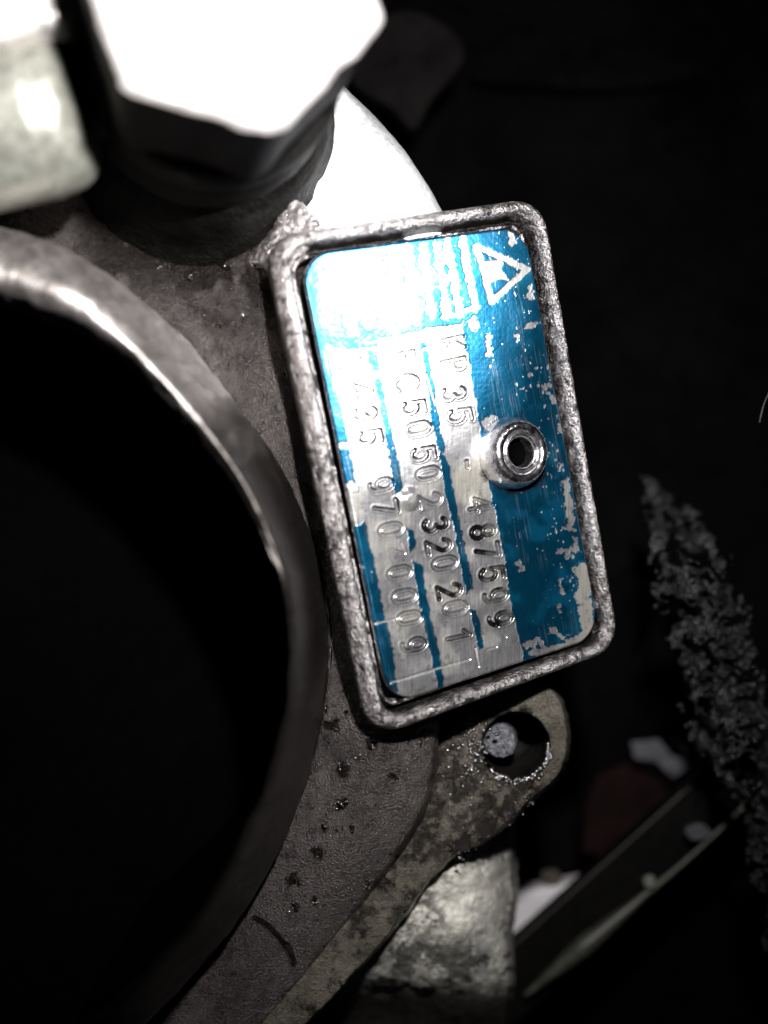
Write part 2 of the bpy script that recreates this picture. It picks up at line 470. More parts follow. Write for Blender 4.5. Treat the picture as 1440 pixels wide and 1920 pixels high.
# inlet lip
zt = 4.0
outer = [(-300, 320), (-150, 372), (0, 425), (140, 478), (300, 596), (420, 738), (520, 880), (590, 1060), (615, 1200), (603, 1350), (562, 1500), (482, 1670), (370, 1820), (200, 1990)]
inner = [(-300, 460), (-150, 520), (0, 575), (110, 612), (215, 668), (330, 772), (440, 905), (515, 1060), (545, 1200), (532, 1350), (486, 1500), (400, 1670), (290, 1800), (110, 1960)]
no = resample(outer, 24); ni = resample(inner, 24)
sl = np.linspace(0, 1, 24)
steep = np.clip((sl - .22) / .36, 0, 1) ** 1.0        # the lip's shoulder grows steeper down its right side
def between(t, za, zb=None):
    c = no * (1 - t) + ni * t
    zb = za if zb is None else zb
    return [(a, b, za + (zb - za) * k) for (a, b), k in zip(c, steep)]
rows = []
for k_, za, zb in ((.80, -1.6, -2.2), (.885, 1.2, -1.3), (.905, 1.5, -1.1), (.925, 1.55, -1.0), (.94, 1.9, -.5)):
    rows.append([(720 + (a - 720) * (k_ + (1 - k_) * .3 * q_), 960 + (b - 960) * (k_ + (1 - k_) * .3 * q_), za + (zb - za) * q_) for (a, b), q_ in zip(no, steep)])
rows.append(between(0.0, 2.9, -.5))
rows.append(between(0.22, 3.55, .5))
rows.append(between(0.5, 3.95, 1.8))
rows.append(between(0.78, 3.85, 3.2))
rows.append(between(1.0, 3.1, 3.6))
lipn = lambda G: (fbm(G[..., 0] * 100, G[..., 1] * 100, 50, 4, 41) - .5) * .12 + (fbm(G[..., 0] * 100, G[..., 1] * 100, 9, 2, 42) - .5) * .008
def lip_shade(G):
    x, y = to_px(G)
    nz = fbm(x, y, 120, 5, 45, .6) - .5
    return {'oil_shade': .92 * sstep(-150, 180, y - 790 + nz * 420)}  # shade down the lip's right side, put into colour
lip = loft('inlet_lip', rows, 420, 120, M_ring, H, lipn, lip_shade)
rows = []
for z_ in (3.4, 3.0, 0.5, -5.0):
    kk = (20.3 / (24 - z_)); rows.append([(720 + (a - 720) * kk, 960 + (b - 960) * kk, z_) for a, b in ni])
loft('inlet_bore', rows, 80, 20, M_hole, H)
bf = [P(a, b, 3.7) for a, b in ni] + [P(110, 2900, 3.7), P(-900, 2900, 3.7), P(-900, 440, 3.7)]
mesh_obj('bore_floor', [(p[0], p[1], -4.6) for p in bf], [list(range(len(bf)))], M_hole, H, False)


# raised frame round the name plate: one profile swept round a rounded rectangle
hF = 0.08
fc = [unL(501, 440, hF), unL(1016, 367, hF), unL(1164, 1218, hF), unL(702, 1388, hF)]
def rounded(c4, inset, rad, n=14, per=60):
    c = np.array(c4, float)
    e = [(c[(i + 1) % 4] - c[i]) / np.linalg.norm(c[(i + 1) % 4] - c[i]) for i in range(4)]
    # inset corners
    ins = []
    for i in range(4):
        n0 = np.array([-e[i - 1][1], e[i - 1][0]]); n1 = np.array([-e[i][1], e[i][0]])
        A = np.array([n0, n1]); b = np.array([n0 @ c[i] + inset, n1 @ c[i] + inset])
        ins.append(np.linalg.solve(A, b))
    out = []
    for i in range(4):
        p = ins[i]; a = p - e[i - 1] * rad; b = p + e[i] * rad
        t = np.linspace(0, 1, n)[:, None]
        ctrl = .5523
        c1 = a + e[i - 1] * rad * ctrl; c2 = b - e[i] * rad * ctrl
        out.append((1 - t) ** 3 * a + 3 * (1 - t) ** 2 * t * c1 + 3 * (1 - t) * t ** 2 * c2 + t ** 3 * b)
        nx = ins[(i + 1) % 4] - e[i] * rad
        s = np.linspace(0, 1, per + 1)[1:-1, None]
        out.append(b + (nx - b) * s)
    return np.vstack(out)
prof = [(1.7, -3.4), (.95, -1.9), (.35, -.75), (.04, -.30), (0.0, -.14), (.02, .0), (.06, .13), (.12, .21), (.18, .225), (.24, .18), (.275, .07), (.29, -.08), (.30, -.30),
        (.33, -.46), (.385, -.42), (.405, -.20), (.43, -.15), (.465, -.15), (.49, -.2), (.505, -.35), (.525, -.6), (.8, -.62), (1.6, -.62)]
pr = crom(prof, 3)
ring = []
for dI, h in pr:
    rad = max(.12, .66 - max(dI, 0) * .75)
    r2 = rounded(fc, dI, rad, 22, 150)
    ring.append(L(r2[:, 0], r2[:, 1], np.full(len(r2), h)))
G = np.stack(ring)
uu = np.arange(G.shape[1])[None] * np.ones((G.shape[0], 1)); vv = np.arange(G.shape[0])[:, None] * np.ones((1, G.shape[1]))
px_, py_ = to_px(G)
am = np.interp(np.arange(G.shape[0]), [0, 12, 43, 63], [.06, .03, .02, .02])[:, None]
G = G + N * ((fbm(px_, py_, 22, 4, 51, .6) - .5) * am)[..., None] + U * ((fbm(px_, py_, 18, 3, 55) - .5) * .022)[..., None]
dI = np.array([p[0] for p in pr])[:, None]; hI = np.array([p[1] for p in pr])[:, None]
nz_ = fbm(px_, py_, 16, 4, 57, .6)
# shade painted as dark grime into the groove, plate gap and wall foot
frame_shade_oil = np.maximum(sstep(.262, .30, dI + (nz_ - .5) * .05) * (1 - sstep(.40, .425, dI) * sstep(.51, .49, dI) * sstep(.40, .5, nz_)), sstep(-.02, -.14, hI + (nz_ - .5) * .15) * (dI < .25))
frame_shade_oil = np.maximum(frame_shade_oil, .8 * sstep(.64, .70, fbm(px_, py_, 13, 3, 58)))
mesh_obj('nameplate_frame', G.reshape(-1, 3), grid_faces(G.shape[0], G.shape[1], closed=True), M_frame, H, True, {'oil_shade': .95 * frame_shade_oil})

# gusset that ties the frame's top left corner into the casting
def gus_fn(X, Y):
    poly = smooth_poly([(458, 494), (500, 436), (538, 358), (572, 378), (608, 428), (580, 470), (545, 520), (540, 600), (528, 560), (505, 515)])
    sd = poly_sd(X, Y, poly) + (fbm(X, Y, 12, 3, 61) - .5) * 14
    zpl = rbf([(470, 490, .4), (505, 440, .9), (545, 380, .9), (600, 430, 1.35), (560, 480, 1.5), (540, 560, 1.35), (510, 500, 1.2)])(X, Y)
    z = zpl + (fbm(X, Y, 14, 4, 62, .6) - .5) * .28 - 2.0 * sstep(-14, 6, sd) ** 2
    return z, sd < 4, {}
field('corner_gusset', (455, 355, 620, 620), 1.6, gus_fn, M_frame, H)

# bright tapered outlet neck behind the frame
rows = [[(590, 180, -2.0), (530, 260, -2.0), (470, 340, -2.0), (520, 520, -2.2)],
        [(612, 178, -.3), (568, 262, -.2), (522, 345, -.1), (560, 470, -.2)],
        [(634, 160, -.05), (650, 260, .05), (650, 350, .15), (660, 500, .1)],
        [(640, 157, -.1), (700, 245, -.05), (740, 340, 0), (770, 480, -.1)],
        [(646, 160, -.4), (728, 250, -.45), (794, 350, -.5), (850, 480, -.5)],
        [(648, 164, -1.0), (735, 255, -1.2), (806, 355, -1.3), (865, 470, -1.3)],
        [(648, 170, -3), (730, 262, -3), (800, 360, -3), (855, 480, -3)]]
rows = [[(x, y - 0, z) for x, y, z in r] for r in rows]
loft('outlet_neck', rows, 90, 90, M_wedge, H, lambda G: (fbm(G[..., 0] * 100, G[..., 1] * 100, 40, 4, 71) - .5) * .05)

# ------------------------------------------------------------------ name plate
def arc(cx, cy, rx, ry, a0, a1, n=9):
    t = np.radians(np.linspace(a0, a1, n))
    return [(cx + rx * math.cos(a), cy + ry * math.sin(a)) for a in t]
GL = {
 '0': [arc(.5, .68, .42, .32, 0, 180) + arc(.5, .32, .42, .32, 180, 360) + [(.92, .68)]],
 '5': [[(.95, 1), (.15, 1), (.1, .56)] + arc(.48, .34, .46, .34, 150, -150, 13)],
 '3': [arc(.46, .76, .38, .24, 150, -70), arc(.46, .27, .46, .27, 80, -150, 11)],
 '9': [arc(.5, .66, .42, .34, 0, 360, 15), [(.92, .66)] + arc(.45, .3, .47, .3, 10, -110, 7)],
 '7': [[(.02, .98), (.98, .98), (.35, 0)]],
 '2': [arc(.48, .7, .42, .3, 165, -20, 9) + [(.05, 0), (.98, 0)]],
 '4': [[(.75, 0), (.75, 1), (.02, .28), (1, .28)]],
 '8': [arc(.5, .75, .36, .25, 0, 360, 13), arc(.5, .26, .45, .26, 0, 360, 13)],
 '1': [[(.2, .78), (.6, 1), (.6, 0)]],
 'C': [arc(.5, .5, .5, .5, 45, 315, 15)],
 'T': [[(.1, 0), (.1, 1), (.95, 1)], [(.1, .55), (.7, .55)]],
 'K': [[(.08, 0), (.08, 1)], [(.9, 1), (.1, .45), (.9, 0)]],
 'P': [[(.08, 0), (.08, 1)], [(.08, 1)] + arc(.55, .74, .38, .26, 90, -90) + [(.08, .48)]],
 '-': [[(.2, .45), (.8, .45)]],
 '/': [[(.0, .0), (1.0, 1.0)]],
}
RD = np.array([.19, .982]); UD = np.array([.978, -.21])
chars = []   # char, x, y, strength of stamp, grime
for s_, pts in (
    ('5', (657, 684, .7, .05)), ('4', (678, 731, 1, .12)), ('3', (686, 776, 1, .15)), ('5', (695, 819, 1, .25)), ('9', (715, 909, .8, .2)), ('7', (725, 952, .9, .35)), ('0', (733, 993, .5, .0)),
    ('0', (750, 1074, .6, .05)), ('0', (759, 1118, .6, .05)), ('0', (768, 1159, .6, .08)), ('9', (776, 1209, .8, .3)),
    ('T', (757, 672, .7, .05)), ('C', (764, 719, .8, .1)), ('5', (776, 764, 1, .3)), ('0', (785, 803, .9, .2)), ('5', (794, 851, 1, .35)), ('0', (803, 888, .5, .0)), ('2', (806, 938, .7, .1)),
    ('3', (817, 984, 1, .95)), ('2', (823, 1024, .8, .6)), ('0', (834, 1056, .5, .1)), ('2', (843, 1108, .8, .6)), ('0', (854, 1140, .6, .05)), ('1', (860, 1192, .8, .35)),
    ('K', (848, 645, .7, .05)), ('P', (852, 685, .7, .08)), ('3', (851, 739, .9, .2)), ('5', (862, 779, .9, .2)), ('-', (878, 871, .5, .1)),
    ('4', (902, 945, .8, .3)), ('8', (905, 997, 1, .95)), ('7', (914, 1033, 1, .95)), ('5', (922, 1076, 1, 1.0)), ('9', (930, 1117, 1, .85)), ('9', (939, 1160, 1, .8))):
    chars.append((s_,) + pts)

NU, NV = 430, 760
us = np.linspace(0, PW, NU); vs = np.linspace(0, PH, NV)
UU, VV = np.meshgrid(us, vs)
X, Y = to_px(L(UU, VV, UU * 0))
hgt = np.zeros_like(X)
grime = np.zeros_like(X)
stamp = np.zeros_like(X)
for c_, cx, cy, st, gm in chars:
    m = (np.abs(X - cx) < 45) & (np.abs(Y - cy) < 42)
    xm, ym = X[m], Y[m]
    wch, hch = (24, 43) if c_ != 'C' else (30, 44)
    if c_ == '-': wch, hch = 20, 40
    d = np.full(xm.shape, 1e9)
    for st_ in GL[c_]:
        pp = [tuple(np.array([cx, cy]) + RD * (a - .5) * wch + UD * (b - .5) * hch) for a, b in st_]
        d = np.minimum(d, seg_dist(xm, ym, pp))
    fl = .55 + .45 * sstep(.35, .6, fbm(xm, ym, 18, 3, int(cx)))
    g = sstep(4.8, 2.4, d)
    stamp[m] = np.maximum(stamp[m], g * st)
    hgt[m] -= (.055 * g - .006 * sstep(9.5, 6, d) * (1 - g)) * st
    edge = sstep(5.4, 3.8, d) * (1 - .55 * sstep(3.0, 1.6, d)) if gm < .5 else sstep(5.8, 3.8, d)
    grime[m] = np.maximum(grime[m], edge * min(1, gm * 1.5 + .55) * fl)
# blue lacquer that is left
jag = (fbm(X, Y, 9, 3, 81) - .5) * 8
pn = lambda a: poly_sd(X, Y, a) + jag
lineA = [(690, 655), (693, 675), (709, 735), (720, 800), (731, 860), (741, 925), (757, 925), (745, 860), (733, 800), (722, 740), (712, 690), (706, 655)]
lineA2 = [(761, 990), (768, 1040), (781, 1022), (777, 995)]
lineA3 = [(774, 1052), (781, 1104), (793, 1167), (809, 1231), (820, 1292), (822, 1330), (842, 1330), (833, 1292), (825, 1231), (809, 1167), (798, 1104), (790, 1056)]
lineB = [(783, 640), (790, 666), (803, 742), (811, 803), (822, 843), (827, 880), (840, 944), (854, 1008), (864, 1072), (874, 1112), (886, 1104), (881, 1072), (867, 1008), (857, 944), (843, 880), (835, 843), (824, 800), (817, 742), (802, 666), (797, 640)]
lineB2 = [(881, 1142), (889, 1183), (897, 1217), (908, 1215), (902, 1183), (893, 1145)]
right = [(862, 560), (867, 620), (883, 699), (895, 779), (903, 822), (911, 880), (931, 976), (943, 1040), (955, 1110), (966, 1167), (979, 1215), (984, 1260), (1200, 1260), (1200, 380), (862, 380)]
left = [(540, 380), (605, 560), (618, 660), (632, 721), (643, 773), (652, 816), (660, 864), (669, 910), (676, 950), (688, 992), (702, 1056), (717, 1136), (733, 1200), (742, 1263), (750, 1340), (650, 1340)]
head = [(540, 380), (575, 620), (640, 655), (708, 650), (712, 634), (782, 622), (800, 614), (866, 608), (900, 560), (1000, 380)]
sd = np.minimum.reduce([pn(a) for a in (lineA, lineA2, lineA3, lineB, lineB2, right, left, head)])
paint = sstep(1.2, -1.2, sd)
wn = (fbm(X, Y, 7, 3, 83) - .5)
def chip(mask_sd, soft=1.2):
    global paint
    paint = paint * (1 - sstep(soft, -soft, mask_sd))
# worn gaps in the thin lines
for a, b, r in [(706, 700, 7), (727, 727, 9), (795, 655, 5), (835, 850, 4), (680, 832, 14), (660, 940, 22), (668, 965, 20), (662, 915, 12), (775, 1045, 5), (700, 1010, 4), (709, 1168, 3)]:
    chip(np.hypot(X - a, Y - b) - r + wn * 14)
chip(seg_dist(X, Y, [(640, 835), (665, 831), (700, 838)]) - 6 + wn * 8)
# worn header print: emblem and upright bars
tri = [(893, 462), (988, 505), (921, 566)]
chip(seg_dist(X, Y, tri + [tri[0]]) - 6.0 + wn * 5)
chip(poly_sd(X, Y, [(900, 490), (944, 487), (940, 505), (952, 526), (930, 524), (908, 541)]) + wn * 7)
chip(-(2.5 - np.abs(seg_dist(X, Y, [(866, 448), (875, 500), (890, 578)]))) - 4.5 + wn * 9)
for a in ([(838, 452), (846, 510), (862, 588)], [(818, 460), (827, 520), (838, 590)], [(793, 462), (800, 530), (808, 590)], [(765, 466), (770, 520), (780, 600)], [(738, 470), (744, 530), (752, 600)],
          [(706, 476), (712, 540), (722, 606)], [(676, 484), (682, 540), (692, 606)], [(646, 490), (656, 560), (664, 620)]):
    chip(seg_dist(X, Y, a) - 8 + wn * 16)
chip(seg_dist(X, Y, [(830, 596), (858, 590)]) - 4 + wn * 5)
chip(seg_dist(X, Y, [(868, 582), (896, 576)]) - 5 + wn * 5)
chip(seg_dist(X, Y, [(700, 640), (800, 622)]) - 3 + wn * 10)
# chips
for pts, r in ([[(917, 632), (914, 650), (898 + 18, 664)], 4.5], [[(884, 600), (890, 614)], 7], [[(980, 432), (1000, 440)], 8], [[(958, 436), (962, 455)], 6], [[(1004, 470), (1000, 500)], 4],
               [[(993, 540), (995, 556)], 5], [[(990, 612), (1008, 608)], 5], [[(967, 630), (969, 640)], 4], [[(1060, 905), (1066, 950), (1070, 990)], 7], [[(1050, 1032), (1068, 1030), (1062, 1038)], 6],
               [[(1097, 1065), (1094, 1120), (1100, 1160), (1108, 1190)], 13], [[(1085, 1115), (1100, 1175)], 8], [[(1030, 1178), (1052, 1192)], 5.5], [[(1050, 1090), (1052, 1110)], 4], [[(974, 1058), (976, 1062)], 6],
               [[(988, 1208), (1010, 1200), (1020, 1215)], 7], [[(1000, 1222), (1040, 1218), (1080, 1205), (1110, 1180)], 9], [[(1048, 1138), (1050, 1146)], 3], [[(920, 785), (912, 795)], 8], [[(1078, 1010), (1078, 1030)], 4],
               [[(1029, 740), (1040, 752)], 3.5], [[(1020, 725), (1034, 722)], 3.5], [[(1045, 790), (1050, 810)], 3]):
    chip(seg_dist(X, Y, pts) - r + wn * 16)
# pin-prick losses, thicker near the plate's right edge
su = UU / PW
sp = fbm(UU * 100, VV * 60, 5.5, 2, 91)
chip((.835 + .05 * (1 - sstep(.7, 1.0, su)) - sp) * 60)
cl = fbm(UU * 100, VV * 100, 45, 2, 95); sp2 = fbm(UU * 100, VV * 70, 8, 2, 92)
chip((.755 - sp2 + .35 * (.62 - cl) + .25 * (1 - sstep(.55, 1.0, su))) * 60)
# the lacquer is worn thin in streaks along the brushing and round every chip
thin = sstep(.62, .78, fbm(UU * 420, VV * 14, 9, 3, 106)) * sstep(.4, .7, fbm(UU * 100, VV * 60, 60, 3, 107))
paint = paint * (1 - .28 * np.clip(thin, 0, 1))
# scratches cut through everything
scr = np.zeros_like(X)
for pts, r in ([[(733, 1280), (790, 1262), (880, 1236)], 2.0], [[(706, 1169), (745, 1160)], 1.8], [[(913, 1218), (931, 1213)], 1.5], [[(891, 1215), (897, 1250)], 1.3], [[(735, 1029), (760, 1038), (752, 1018)], 1.3],
               [[(690, 1260), (700, 1300)], 1], [[(800, 700), (816, 760)], 1.6], [[(882, 1150), (860, 1120)], 1.2], [[(930, 1170), (950, 1195)], 1.2]):
    g = sstep(r * 1.5, r * .5, seg_dist(X, Y, pts)); scr = np.maximum(scr, g)
chip(-(scr - .5) * 4)
hgt -= scr * .02
hgt += .007 * paint
# dents
lump = np.hypot(X - 768, Y - 935)
hgt += .10 * sstep(26, 6, lump) - .03 * sstep(9, 2, np.hypot(X - 757, Y - 922))
chip(lump - 21 + wn * 10)
hgt += .05 * sstep(24, 4, np.hypot(X - 898, Y - 942)) * (fbm(X, Y, 12, 3, 97)) + .012 * (fbm(X, Y, 10, 3, 98) - .5) * sstep(40, 15, np.hypot(X - 895, Y - 930))
hgt += (fbm(UU * 100, VV * 100, 120, 3, 99) - .5) * .06
hgt += (fbm(X, Y, 5, 2, 100) - .5) * .003
hgt -= .10 * sstep(.72, .1, VV / PH) * np.maximum(0, 1 - UU / 2.6) ** 2      # downward bend added at the upper left to catch the glare
grime = np.maximum(grime, .85 * sstep(.45, .60, fbm(X, Y, 10, 3, 101)) * sstep(20, 4, np.abs(np.hypot(X - 962, Y - 852) - 62)) * sstep(850, 900, Y))
grime = np.maximum(grime, .95 * sstep(17, 5, seg_dist(X, Y, [(915, 890), (935, 906), (962, 916), (990, 908), (1012, 885)]) + (fbm(X, Y, 8, 3, 108) - .5) * 16))
grime = np.maximum(grime, .35 * sstep(.64, .76, fbm(X, Y, 11, 4, 109, .6)) * (1 - paint))
dull = np.clip(sstep(.45, .7, fbm(X, Y, 40, 3, 102)) * .6 + sstep(45, 20, np.hypot((X - 890), (Y - 905) * .8)) * .8, 0, 1)
dull = np.maximum(dull, sstep(1060, 1090, X) * .9 * (Y > 1050))
rr_ = .60
du_ = np.minimum(UU, PW - UU); dv_ = np.minimum(VV, PH - VV)
ox = np.maximum(rr_ - du_, 0); oy = np.maximum(rr_ - dv_, 0)
esd = np.where((ox > 0) & (oy > 0), np.hypot(ox, oy) - rr_, -np.minimum(du_, dv_))
grime = np.maximum(grime, .55 * sstep(-.07, 0, esd) * sstep(.4, .6, fbm(X, Y, 14, 3, 104)))
hgt -= .05 * sstep(-.05, .01, esd)
# slide the grid's rim vertices onto the rounded outline, drop the rest
cu = np.where(UU < PW / 2, rr_, PW - rr_); cv = np.where(VV < PH / 2, rr_, PH - rr_)
inc = (ox > 0) & (oy > 0)
rad_ = np.hypot(UU - cu, VV - cv); over = inc & (rad_ > rr_)
cell = PW / NU
k_ = np.where(over, rr_ / np.maximum(rad_, 1e-6), 1)
U2 = np.where(over, cu + (UU - cu) * k_, UU); V2 = np.where(over, cv + (VV - cv) * k_, VV)
keep = (esd < cell * .9) & (np.hypot(UU - unL(956, 848, 0)[0], VV - unL(956, 848, 0)[1]) > .35)
NP = thing('nameplate', 'scratched blue nameplate with three bare metal rows of stamped digits in the raised frame', 'nameplate', L(PW / 2, PH / 2, 0))
vv_ = L(U2, V2, hgt).reshape(-1, 3)
ff = grid_faces(NV, NU, keep.ravel())[:, ::-1]
vv2, ff2, at2 = compact(vv_, ff, {'paint': paint, 'grime': grime, 'dull': dull})
plate = mesh_obj('plate', vv2, ff2, M_plate, NP, True, at2)
if Vector(plate.data.polygons[1000].normal).dot(Vector(N)) < 0:
    plate.data.flip_normals()
# plate rim thickness
per = []
for a, b, a0 in ((rr_, rr_, 180), (PW - rr_, rr_, 270), (PW - rr_, PH - rr_, 0), (rr_, PH - rr_, 90)):
    for t in np.radians(np.linspace(a0, a0 + 90, 12)): per.append((a + (rr_ - .004) * math.cos(t), b + (rr_ - .004) * math.sin(t)))
per = np.array(per); n_ = len(per)
vr = np.vstack([L(per[:, 0], per[:, 1], np.full(n_, -.055)), L(per[:, 0], per[:, 1], np.full(n_, -.14))])
mesh_obj('plate_edge', vr, grid_faces(2, n_, closed=True), M_frame, NP, True)

# hollow rivet
rc = unL(955, 850, 0)
prof = [(.30, -.3), (.60, -.02), (.615, .05), (.61, .16), (.585, .27), (.545, .36), (.50, .42), (.45, .44), (.395, .43), (.355, .385), (.335, .365), (.315, .385), (.285, .39), (.262, .36), (.25, .28), (.245, .0), (.24, -.5)]
prof = [(a * 1.12, b * 1.08) for a, b in crom(prof, 3)]
rv = lathe('rivet', prof, L(*rc, 0), N, M_rivet, NP, 96, .012)
lathe('rivet_shade_disc', [(.272, .13), (.26, .10), (.001, .08)], L(*rc, 0), N, M_hole, NP, 32)  # black disc added to paint the shade inside the rivet

# ------------------------------------------------------------------ big hex bolt, washer and boss
ax0 = np.array([-2.95, 7.17, 2.6]); ax1 = np.array([-2.03, 7.10, 7.0])
ax = (ax1 - ax0) / np.linalg.norm(ax1 - ax0); AL = np.linalg.norm(ax1 - ax0)
B = thing('hex_bolt', 'large out of focus hex bolt head glaring white at the top of the picture', 'bolt', ax0)
e1 = P(530, 242, 7) - P(230, 180, 7)
def hexring(r, h, n=8, rnd=.10):
    x = Vector(e1); a = Vector(ax); x = (x - a * x.dot(a)).normalized(); y = a.cross(x)
    out = []
    for k in range(6):
        th0 = math.radians(60 * k)
        c = np.array([math.cos(th0), math.sin(th0)]) * r
        pv = np.array([math.cos(th0 - math.pi / 3), math.sin(th0 - math.pi / 3)]) * r
        nx = np.array([math.cos(th0 + math.pi / 3), math.sin(th0 + math.pi / 3)]) * r
        a_ = c + (pv - c) * rnd; b_ = c + (nx - c) * rnd
        for t in np.linspace(0, 1, n):
            out.append((1 - t) ** 2 * a_ + 2 * t * (1 - t) * c + t * t * b_)
        for t in np.linspace(0, 1, 6)[1:-1]:
            out.append(b_ + ((c + (nx - c) * (1 - rnd)) - b_) * t)
    out = np.array(out)
    return ax0 + np.outer(out[:, 0], x) + np.outer(out[:, 1], y) + ax * h
hr = [hexring(2.12, AL - 2.7), hexring(2.13, AL - .16), hexring(2.10, AL - .06, rnd=.14), hexring(1.98, AL - .01, rnd=.2), hexring(1.80, AL, rnd=.25), hexring(.6, AL - .02, rnd=.45), hexring(.01, AL - .02, rnd=.45)]
hr = np.stack(hr)
hp = hr * 1.0
hr[:5] += (np.stack([fbm(hp[:5, :, 0] * 100 + hp[:5, :, 2] * 60, hp[:5, :, 1] * 100, 26, 3, 151 + i_) for i_ in range(3)], -1) - .5) * .16
mesh_obj('bolt_head', hr[1:].reshape(-1, 3), grid_faces(hr.shape[0] - 1, hr.shape[1], closed=True), M_bolt, B)
mesh_obj('wrench_flats', hr[:2].reshape(-1, 3), grid_faces(2, hr.shape[1], closed=True), M_collar, B, False)  # shaded sides of the head, painted with the dark material
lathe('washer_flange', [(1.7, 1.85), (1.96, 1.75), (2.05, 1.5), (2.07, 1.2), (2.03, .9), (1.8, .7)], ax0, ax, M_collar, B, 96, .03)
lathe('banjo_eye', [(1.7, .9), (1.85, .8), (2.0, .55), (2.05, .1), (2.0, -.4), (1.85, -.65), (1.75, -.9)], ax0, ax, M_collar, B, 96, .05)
lathe('boss', [(1.8, -.7), (2.12, -.85), (2.25, -1.1), (2.33, -1.5), (2.45, -2.0), (2.75, -2.6), (2.9, -3.2)], ax0, ax, M_collar, H, 96, .10)  # dark material paints the shadow that lies over the boss

# fitting at the left edge and the nut above it
F = thing('pipe_fitting', 'dull silver barrel shaped pipe fitting at the left edge below the white nut', 'pipe fitting', P(0, 230, 4))
fa = P(300, 165, 4.0) - P(0, 232, 4.0); fa /= np.linalg.norm(fa)
lathe('barrel', [tuple(a) for a in crom([(1.30, -6), (1.30, -2.5), (1.31, .3), (1.29, .75), (1.2, 1.1), (.98, 1.30), (.6, 1.38), (.01, 1.40)], 6)], P(0, 232, 4.0), fa, M_fitting, F, 80, .02)
lathe('neck', [(.55, 1.2), (.55, 3.2)], P(0, 232, 4.0), fa, M_collar, F, 48)
Nn = thing('pipe_nut', 'glaring white flat of a pipe nut with small stamped marks in the top left corner', 'nut', P(-60, -40, 5))
prism('nut_body', [(-330, -260), (70, -300), (150, -180), (140, -20), (112, 36), (0, 72), (-330, 160)], 4.2, 5.6, M_bolt, Nn, .12, 3)
for pts in ([(40, 0), (46, 10), (54, 16), (60, 18)], [(98, 24), (100, 12), (108, 5), (118, 3)], [(78, 32), (82, 42), (85, 50)]):
    tube('stamped_mark', [P(a, b, 5.6) for a, b in pts], .018, M_body, Nn, 6, 14)

# ------------------------------------------------------------------ bolting flange with lug
FL = thing('mounting_flange', 'grimy yellowish flange with a round bolt lug below the nameplate frame', 'flange', P(900, 1500, -3.5))
fl_out = smooth_poly([(905, 1310), (960, 1292), (1032, 1288), (1060, 1335), (1067, 1395), (1052, 1450), (1010, 1492), (985, 1512), (955, 1545), (905, 1580), (852, 1608), (805, 1655), (765, 1712), (705, 1785),
                      (655, 1838), (615, 1885), (560, 1935), (470, 2010), (380, 2010), (520, 1840), (700, 1600), (740, 1450), (800, 1330)], 5)
def fl_fn(X, Y):
    jit = (fbm(X, Y, 22, 3, 111) - .5) * 7
    so = poly_sd(X, Y, fl_out) + jit
    hole = np.hypot(X - 967, (Y - 1400) * .97) - 61 + jit * .5
    sd_ = np.maximum(so, -hole)
    z = -1.75 - (X - 900) * .0006 + (fbm(X, Y, 50, 4, 112) - .5) * .14
    oilm = sstep(.36, .60, fbm(X, Y, 42, 5, 113, .6) + .10 * sstep(1620, 1480, Y) - .08 * sstep(1650, 1760, Y)) * sstep(1062, 990, X) * sstep(.0, 1, (Y - 1300) / 60) 
    near = sstep(26, 4, hole) * (X < 1000) + sstep(40, 10, seg_dist(X, Y, [(1000, 1490), (900, 1560), (850, 1590)]))
    grit = sstep(.58, .70, fbm(X, Y, 9, 2, 114)) * np.clip(oilm + near, 0, 1)
    z += grit * .05 + (fbm(X, Y, 6, 2, 115) - .5) * .022
    oil_shade = np.clip(np.maximum(oilm * .92, near) * sstep(.22, .55, fbm(X, Y, 14, 4, 116, .6)), 0, 1)
    z -= 1.5 * sstep(-7, 4, sd_) ** 2
    return z, sd_ < 4, {'oil_shade': oil_shade}
field('flange_plate', (370, 1270, 1085, 2010), 2.0, fl_fn, M_flange, FL)
# wall of the lug hole and of the flange edge
th = np.linspace(0, 2 * np.pi, 72, endpoint=False)
hc = P(967, 1400, -1.95)
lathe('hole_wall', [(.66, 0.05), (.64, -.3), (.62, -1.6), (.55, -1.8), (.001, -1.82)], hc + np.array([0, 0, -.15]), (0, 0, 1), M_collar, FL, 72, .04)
ST = lathe('stud', [tuple(a) for a in crom([(.35, -1.7), (.36, -.3), (.35, -.08), (.31, -.01), (.2, .0), (.001, .0)], 4)], P(938, 1389, -2.2), (-.08, .10, 1), M_stud, None, 40, .05)
tag(ST, 'grey oily stud end inside the hole of the flange lug', 'stud')
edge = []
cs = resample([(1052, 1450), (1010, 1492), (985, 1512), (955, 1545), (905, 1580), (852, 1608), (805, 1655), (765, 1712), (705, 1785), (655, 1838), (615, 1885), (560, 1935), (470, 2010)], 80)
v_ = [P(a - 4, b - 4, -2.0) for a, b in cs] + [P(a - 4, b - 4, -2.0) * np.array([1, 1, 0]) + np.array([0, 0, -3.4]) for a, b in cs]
mesh_obj('flange_edge', v_, grid_faces(2, 80), M_collar, FL)

